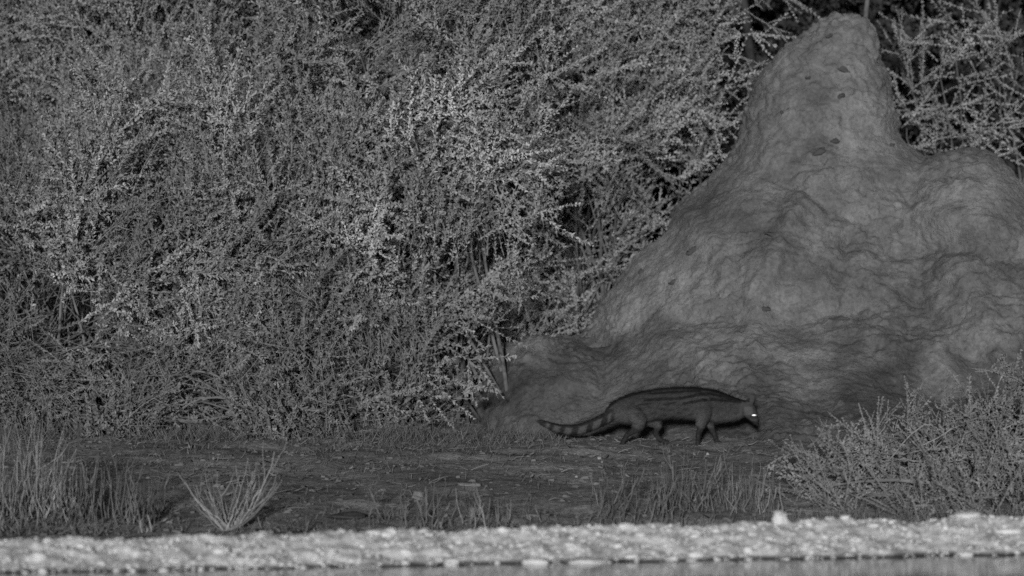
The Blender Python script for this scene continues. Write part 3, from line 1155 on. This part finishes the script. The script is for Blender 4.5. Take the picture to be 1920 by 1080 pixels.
gb = Bag()
for i in range(5200):
    px = random.uniform(-80, 1060)
    x = (px - 960) / FPX * 20.3
    if noise.noise(Vector((x * 1.7, 3.3, 0))) < random.uniform(-.5, .3):
        continue
    dy = random.gauss(0, 1)
    y = 20.5 + dy * (.4 if dy > 0 else 1.0)
    hh = random.uniform(.02, .13) * (1 if y > 20 else .45)
    p = stem_line(np.array([x, y, on_ground(x, y) - .005]), np.array([random.gauss(0, .7), random.gauss(0, .4), 1.0]), hh, .2, 4)
    V, Q = tube_arrays(p, np.linspace(.0022, .0008, 4), 3)
    gb.add(V, Q, random.uniform(.2, .75))
o = gb.build('dry_grass', M_STEM)
tag(o, 'thin dry grass at the foot of the thorn bushes', 'grass', kind='stuff')


def soil_stone(name, px, py, wpx, hpx, label, mat, seed, cat='stone'):
    # find the soil point seen at that pixel
    c = Vector((0, 0, CAM_Z)); d = (P(px, py, 20) - c).normalized()
    h = GVZ.ray_cast(c, d)
    s = h[0].y / FPX
    o = link_mesh(name, rock_mesh(name, seed, 1.0, 3, .35), mat)
    o.location = h[0] + Vector((0, 0, hpx * s * .2))
    o.scale = (wpx * s / 2, wpx * s / 3, hpx * s / 2)
    o.rotation_euler = (0, 0, .2 * seed)
    tag(o, label, cat)


soil_stone('pale_stone', 878, 911, 46, 9, 'flat pale stone lying on the dark soil below the tail tip', M_DEADWOOD, 31)
soil_stone('pale_stone', 784, 935, 26, 22, 'rounded pale stone among the thin twigs left of the flat one', M_DEADWOOD, 32)
soil_stone('pale_pebble', 1124, 861, 8, 7, 'tiny pale pebble on the soil below the civet hind foot', M_PALE, 33, 'pebble')
soil_stone('pale_pebble', 1327, 853, 6, 6, 'tiny pale pebble on the soil below the civet neck', M_PALE, 34, 'pebble')
soil_stone('pale_pebble', 1081, 895, 6, 5, 'tiny pale pebble in front of the leaning twig clump below the civet tail', M_PALE, 35, 'pebble')
soil_stone('dark_clod', 650, 970, 84, 14, 'dark crumbled mud clod on the soil above the bank left of the middle', M_FLECK, 36, 'clod')


# ------------------------------------------------------------------ civet
CIVET_D = 20.0


def C(cx, cy, off=0.0):
    """Side-view drawing coordinates (1200 units per metre) to world, off = metres away from the camera side."""
    p = P(980 + cx / 4.0, 690 + cy / 4.0, CIVET_D)
    return Vector((p.x, CIVET_D + off, p.z))


U = CIVET_D / FPX / 4.0          # metres per drawing unit


def loft_path(sts, sides=20):
    """sts: (centre Vector, half-height vector-in-plane radius a, half-width b). Rings perpendicular to the path in the side plane."""
    bm = bmesh.new()
    loops = []
    n = len(sts)
    for i, (c, a, b) in enumerate(sts):
        c0 = sts[max(i - 1, 0)][0]; c1 = sts[min(i + 1, n - 1)][0]
        t = (c1 - c0); t.normalize()
        side = Vector((0, 1, 0)) - t * t.y
        side.normalize()
        up = side.cross(t)
        lp = []
        for k in range(sides):
            th = 2 * math.pi * k / sides
            lp.append(bm.verts.new(c + up * (a * math.cos(th)) + side * (b * math.sin(th))))
        loops.append(lp)
    for A, B in zip(loops[:-1], loops[1:]):
        for k in range(sides):
            k2 = (k + 1) % sides
            bm.faces.new((A[k], A[k2], B[k2], B[k]))
    bm.faces.new(loops[0]); bm.faces.new(list(reversed(loops[-1])))
    return bm


def ball(c, rx, ry, rz, sub=3, rot=None):
    bm = bmesh.new()
    bmesh.ops.create_icosphere(bm, subdivisions=sub, radius=1)
    for v in bm.verts:
        q = Vector((v.co.x * rx, v.co.y * ry, v.co.z * rz))
        if rot is not None:
            q = rot @ q
        v.co = q + c
    return bm


pieces = []
body_st = [(640, 312, 390, .028), (690, 258, 405, .048), (760, 222, 418, .060), (840, 193, 424, .068), (920, 178, 404, .066), (1000, 163, 388, .067), (1100, 152, 376, .069),
           (1200, 147, 376, .071), (1300, 149, 386, .069), (1400, 160, 396, .065), (1470, 178, 410, .062), (1540, 206, 402, .054), (1600, 226, 392, .047), (1650, 236, 376, .043), (1690, 242, 350, .036)]
pieces.append(loft_path([(C(x, (t + b) / 2), (b - t) / 2 * U, w) for x, t, b, w in body_st], 24))
# head: skull to nose, turned a little toward the viewer
head = [((1645, 292), .040, .040, 0), ((1672, 300), .052, .052, -.006), ((1698, 322), .050, .052, -.014), ((1718, 352), .038, .040, -.024), ((1732, 380), .027, .027, -.034), ((1743, 402), .021, .021, -.042), ((1750, 418), .014, .015, -.048), ((1753, 426), .006, .007, -.051)]
pieces.append(loft_path([(C(x, y, off), a, b) for (x, y), a, b, off in head], 20))
for off, cx in ((-.040, 1708), (.028, 1724)):
    pieces.append(ball(C(cx, 238, off), .026, .011, .042, 3, Matrix.Rotation(math.radians(18), 3, 'Y')))
for off in (-.036,):
    pieces.append(ball(C(1690, 345, off), .030, .022, .026, 3))
tail = [(715, 335, .050), (670, 352, .043), (620, 382, .040), (560, 412, .039), (500, 438, .039), (430, 462, .037), (360, 466, .036), (300, 460, .033), (240, 446, .028), (180, 424, .022), (140, 405, .015), (118, 394, .007)]
pieces.append(loft_path([(C(x, y, .01), r * .86, r * .82) for x, y, r in tail], 16))


def leg(pts, off):
    pieces.append(loft_path([(C(x, y, off + o2), r * .9, r * .85) for x, y, r, o2 in pts], 14))


leg([(815, 300, .055, .02), (850, 345, .062, .005), (880, 400, .050, 0), (872, 440, .036, 0), (825, 470, .023, 0), (786, 492, .019, 0), (762, 530, .0155, 0), (744, 565, .0150, 0), (740, 578, .018, 0)], -.05)
leg([(736, 580, .013, 0), (752, 583, .017, 0), (775, 586, .014, 0), (786, 588, .008, 0)], -.05)
leg([(870, 310, .050, -.02), (940, 370, .056, -.005), (1010, 412, .040, 0), (1022, 440, .028, 0), (1005, 470, .021, 0), (996, 492, .018, 0), (1016, 518, .015, 0), (1040, 540, .0145, 0), (1056, 549, .015, 0)], .05)
leg([(1046, 546, .013, 0), (1065, 553, .0155, 0), (1090, 559, .014, 0), (1106, 562, .008, 0)], .05)
leg([(1380, 250, .050, .015), (1368, 320, .055, .004), (1352, 375, .044, 0), (1342, 420, .029, 0), (1325, 465, .021, 0), (1314, 500, .017, 0), (1310, 540, .0155, 0), (1310, 568, .016, 0), (1312, 578, .017, 0)], -.048)
leg([(1304, 578, .012, 0), (1322, 582, .016, 0), (1342, 586, .013, 0), (1352, 588, .007, 0)], -.048)
leg([(1400, 270, .045, -.015), (1415, 330, .050, -.004), (1412, 385, .040, 0), (1410, 430, .027, 0), (1428, 470, .020, 0), (1444, 505, .016, 0), (1454, 540, .015, 0), (1460, 558, .016, 0)], .048)
leg([(1454, 556, .012, 0), (1472, 561, .016, 0), (1492, 566, .013, 0), (1502, 568, .007, 0)], .048)
cme = remesh(pieces, 0.0048, 14)


def seg_dist(px, py, line):
    best = 1e9
    for (x0, y0), (x1, y1) in zip(line[:-1], line[1:]):
        dx, dy = x1 - x0, y1 - y0
        t = max(0, min(1, ((px - x0) * dx + (py - y0) * dy) / (dx * dx + dy * dy)))
        best = min(best, math.hypot(px - x0 - t * dx, py - y0 - t * dy))
    return best


STRIPES = [([(960, 192), (1100, 182), (1250, 174), (1340, 172)], 5), ([(915, 238), (1050, 230), (1200, 222), (1330, 196), (1400, 192), (1500, 212), (1640, 246), (1690, 243)], 8),
           ([(1210, 260), (1330, 241), (1385, 236)], 6), ([(1415, 232), (1560, 243), (1650, 250)], 9), ([(880, 270), (960, 262)], 4), ([(1060, 268), (1150, 255)], 4)]
SPOTS = [(950, 287, 18, 6), (1045, 300, 22, 7), (990, 330, 26, 6), (1065, 345, 24, 7), (1120, 310, 18, 6), (1180, 330, 16, 6), (1230, 300, 18, 6), (930, 345, 16, 7), (1010, 370, 20, 7), (880, 310, 14, 8),
         (1140, 360, 16, 6), (1270, 340, 14, 6), (830, 260, 18, 6), (1440, 290, 20, 5), (1500, 300, 20, 5)]
TOP = [(x, t) for x, t, b, w in body_st]
RINGS = [(224, 16), (308, 20), (404, 26), (508, 22), (606, 22), (672, 16), (160, 18), (125, 20)]


def lerp_top(x):
    for (x0, y0), (x1, y1) in zip(TOP[:-1], TOP[1:]):
        if x0 <= x <= x1:
            return y0 + (y1 - y0) * (x - x0) / (x1 - x0)
    return TOP[0][1] if x < TOP[0][0] else TOP[-1][1]


INV = 1.0 / U
C0 = C(0, 0)


def fur_tone(p):
    cx, cy = (p.x - C0.x) * INV, (C0.z - p.z) * INV
    v = .044 + .011 * noise.noise(Vector((cx * .02, cy * .05, p.y * 40)))
    wob = 3 * noise.noise(Vector((cx * .03, cy * .03, 1)))
    dark = 0.0
    if cx < 690 and cy > 300:                                   # tail rings
        v = .072
        for rx, w in RINGS:
            dark = max(dark, 1 - max(0, (abs(cx + (cy - 440) * .25 - rx) - w * .85) / 7))
        top = 1 - max(0, (cy - (lerp_tail(cx) - 22)) / 10)
        dark = max(dark, min(1, top))
    elif cx < 1640:
        tp = lerp_top(cx)
        dark = max(dark, 1 - max(0, (cy - tp - 9 + wob) / 7))
        for ln, w in STRIPES:
            dark = max(dark, 1 - max(0, (seg_dist(cx, cy + wob, ln) - w) / 6))
        for sx, sy, a, b in SPOTS:
            e = math.hypot((cx - sx) / a, (cy + wob - sy) / b)
            dark = max(dark, .6 * (1 - max(0, (e - 1) * 1.5)))
        if cy > 425:
            dark = max(dark, min(1, (cy - 425) / 30))
    if cx >= 1600:
        if cy < 258 and cx < 1700:
            dark = max(dark, 1 - max(0, (seg_dist(cx, cy, [(1600, 240), (1690, 245), (1735, 205)]) - 9) / 6))
        e = math.hypot((cx - 1728) / 24, (cy - 362) / 20)       # mask round the eye
        dark = max(dark, .7 * (1 - max(0, (e - 1) * 3)))
        if cy > 392:
            dark = max(dark, min(1, (cy - 392) / 10))
        if 1660 < cx < 1722 and 290 < cy < 345:
            v = .068
    if 700 < cx < 1640 and cy > 300:                            # paler underside
        v *= 1 + .5 * min(1, (cy - 300) / 90)
    dark = max(0, min(1, dark * (.85 + .35 * noise.noise(Vector((cx * .09, cy * .25, p.y * 90))))))
    return v * (1 - dark) + .010 * dark


def lerp_tail(x):
    tl = list(reversed(tail))
    for (x0, y0, r0), (x1, y1, r1) in zip(tl[:-1], tl[1:]):
        if x0 <= x <= x1:
            return y0 + (y1 - y0) * (x - x0) / (x1 - x0)
    return 400


tones = [fur_tone(v.co) for v in cme.vertices]
at = cme.attributes.new('tone', 'FLOAT', 'POINT')
at.data.foreach_set('value', np.array(tones, dtype=np.float32))
m, t, b = mat_base('civet_fur', .8, .15)
a_ = t.nodes.new('ShaderNodeAttribute'); a_.attribute_name = 'tone'
t.links.new(a_.outputs['Fac'], b.inputs['Base Color'])
M_FUR = m
civet = link_mesh('civet', cme, M_FUR, smooth=True)
tag(civet, 'dark striped civet with ringed tail walking in front of the mound, eye shining', 'civet')

# fur strands
cme.calc_loop_triangles()
tri = np.zeros(len(cme.loop_triangles) * 3, dtype=np.int32); cme.loop_triangles.foreach_get('vertices', tri); tri = tri.reshape(-1, 3)
co = np.zeros(len(cme.vertices) * 3); cme.vertices.foreach_get('co', co); co = co.reshape(-1, 3)
no = np.zeros(len(cme.vertices) * 3); cme.vertices.foreach_get('normal', no); no = no.reshape(-1, 3)
ta = np.array(tones)
ar = np.linalg.norm(np.cross(co[tri[:, 1]] - co[tri[:, 0]], co[tri[:, 2]] - co[tri[:, 0]]), axis=1)
NF = 60000
pick = rng.choice(len(tri), NF, p=ar / ar.sum())
w3 = rng.dirichlet((1, 1, 1), NF)
pp = (co[tri[pick]] * w3[:, :, None]).sum(1)
nn = (no[tri[pick]] * w3[:, :, None]).sum(1)
nn /= np.linalg.norm(nn, axis=1)[:, None]
tt = (ta[tri[pick]] * w3).sum(1) * rng.uniform(.75, 1.3, NF)
cxs = (pp[:, 0] - C0.x) * INV
cys = (C0.z - pp[:, 2]) * INV
flow = np.tile(np.array([-1.0, 0, -.35]), (NF, 1))
legm = cys > 430
flow[legm] = np.array([-.3, 0, -1.0])
headm = cxs > 1640
flow[headm] = np.array([-.7, 0, .35])
tailm = (cxs < 680) & (cys > 300)
flow[tailm] = np.array([-1, 0, -.15])
flow -= nn * (flow * nn).sum(1)[:, None]
flow /= np.linalg.norm(flow, axis=1)[:, None] + 1e-6
dirs = flow + nn * rng.uniform(.2, .75, NF)[:, None] + rng.normal(0, .18, (NF, 3))
dirs /= np.linalg.norm(dirs, axis=1)[:, None]
ln = np.full(NF, .016)
ln[legm & ~tailm] = .007
ln[headm] = .007
ln[tailm] = .013
crest = (~legm) & (~headm) & (~tailm) & (nn[:, 2] > .75)
ln[crest] = .026
ln *= 1.4 * rng.uniform(.5, 1.3, NF)
sidev = np.cross(dirs, nn); sidev /= np.linalg.norm(sidev, axis=1)[:, None] + 1e-9
wd = .0011
v0 = pp - sidev * wd; v1 = pp + sidev * wd
v2 = pp + dirs * ln[:, None] + sidev * wd * .15 - nn * 0; v3 = pp + dirs * ln[:, None] - sidev * wd * .15
FV = np.stack([v0, v1, v2, v3], 1).reshape(-1, 3)
o = link_mesh('fur', mesh_quads('fur', FV, np.arange(len(FV)).reshape(-1, 4), np.repeat(tt, 4)), M_FUR, civet)
o['kind'] = 'stuff'

# eyes: glossy reflecting tapetum; nose pad
m, t, b = mat_base('eye_shine', .42, .5)
b.inputs['Base Color'].default_value = g(.95)
b.inputs['Metallic'].default_value = 1.0
M_EYE = m
M_NOSE = mat_plain('nose', .006, .012, 60, .4)
bvc = BVHTree.FromObject(civet, bpy.context.evaluated_depsgraph_get())
camv = Vector((0, 0, CAM_Z))
for cx, cy in ((1736, 354),):
    tgt = C(cx, cy)
    h = bvc.ray_cast(camv, (tgt - camv).normalized())
    loc = h[0] if h[0] else C(1726, 354, -.05)
    em = ball(Vector((0, 0, 0)), .020, .009, .0105, 3)
    me = bpy.data.meshes.new('eye'); em.to_mesh(me); em.free()
    e = link_mesh('eye', me, M_EYE, civet, smooth=True)
    e.location = loc + Vector((0, -.006, 0))
em = ball(Vector((0, 0, 0)), .010, .011, .008, 2)
me = bpy.data.meshes.new('nose'); em.to_mesh(me); em.free()
e = link_mesh('nose', me, M_NOSE, civet, smooth=True)
e.location = C(1754, 424, -.052)
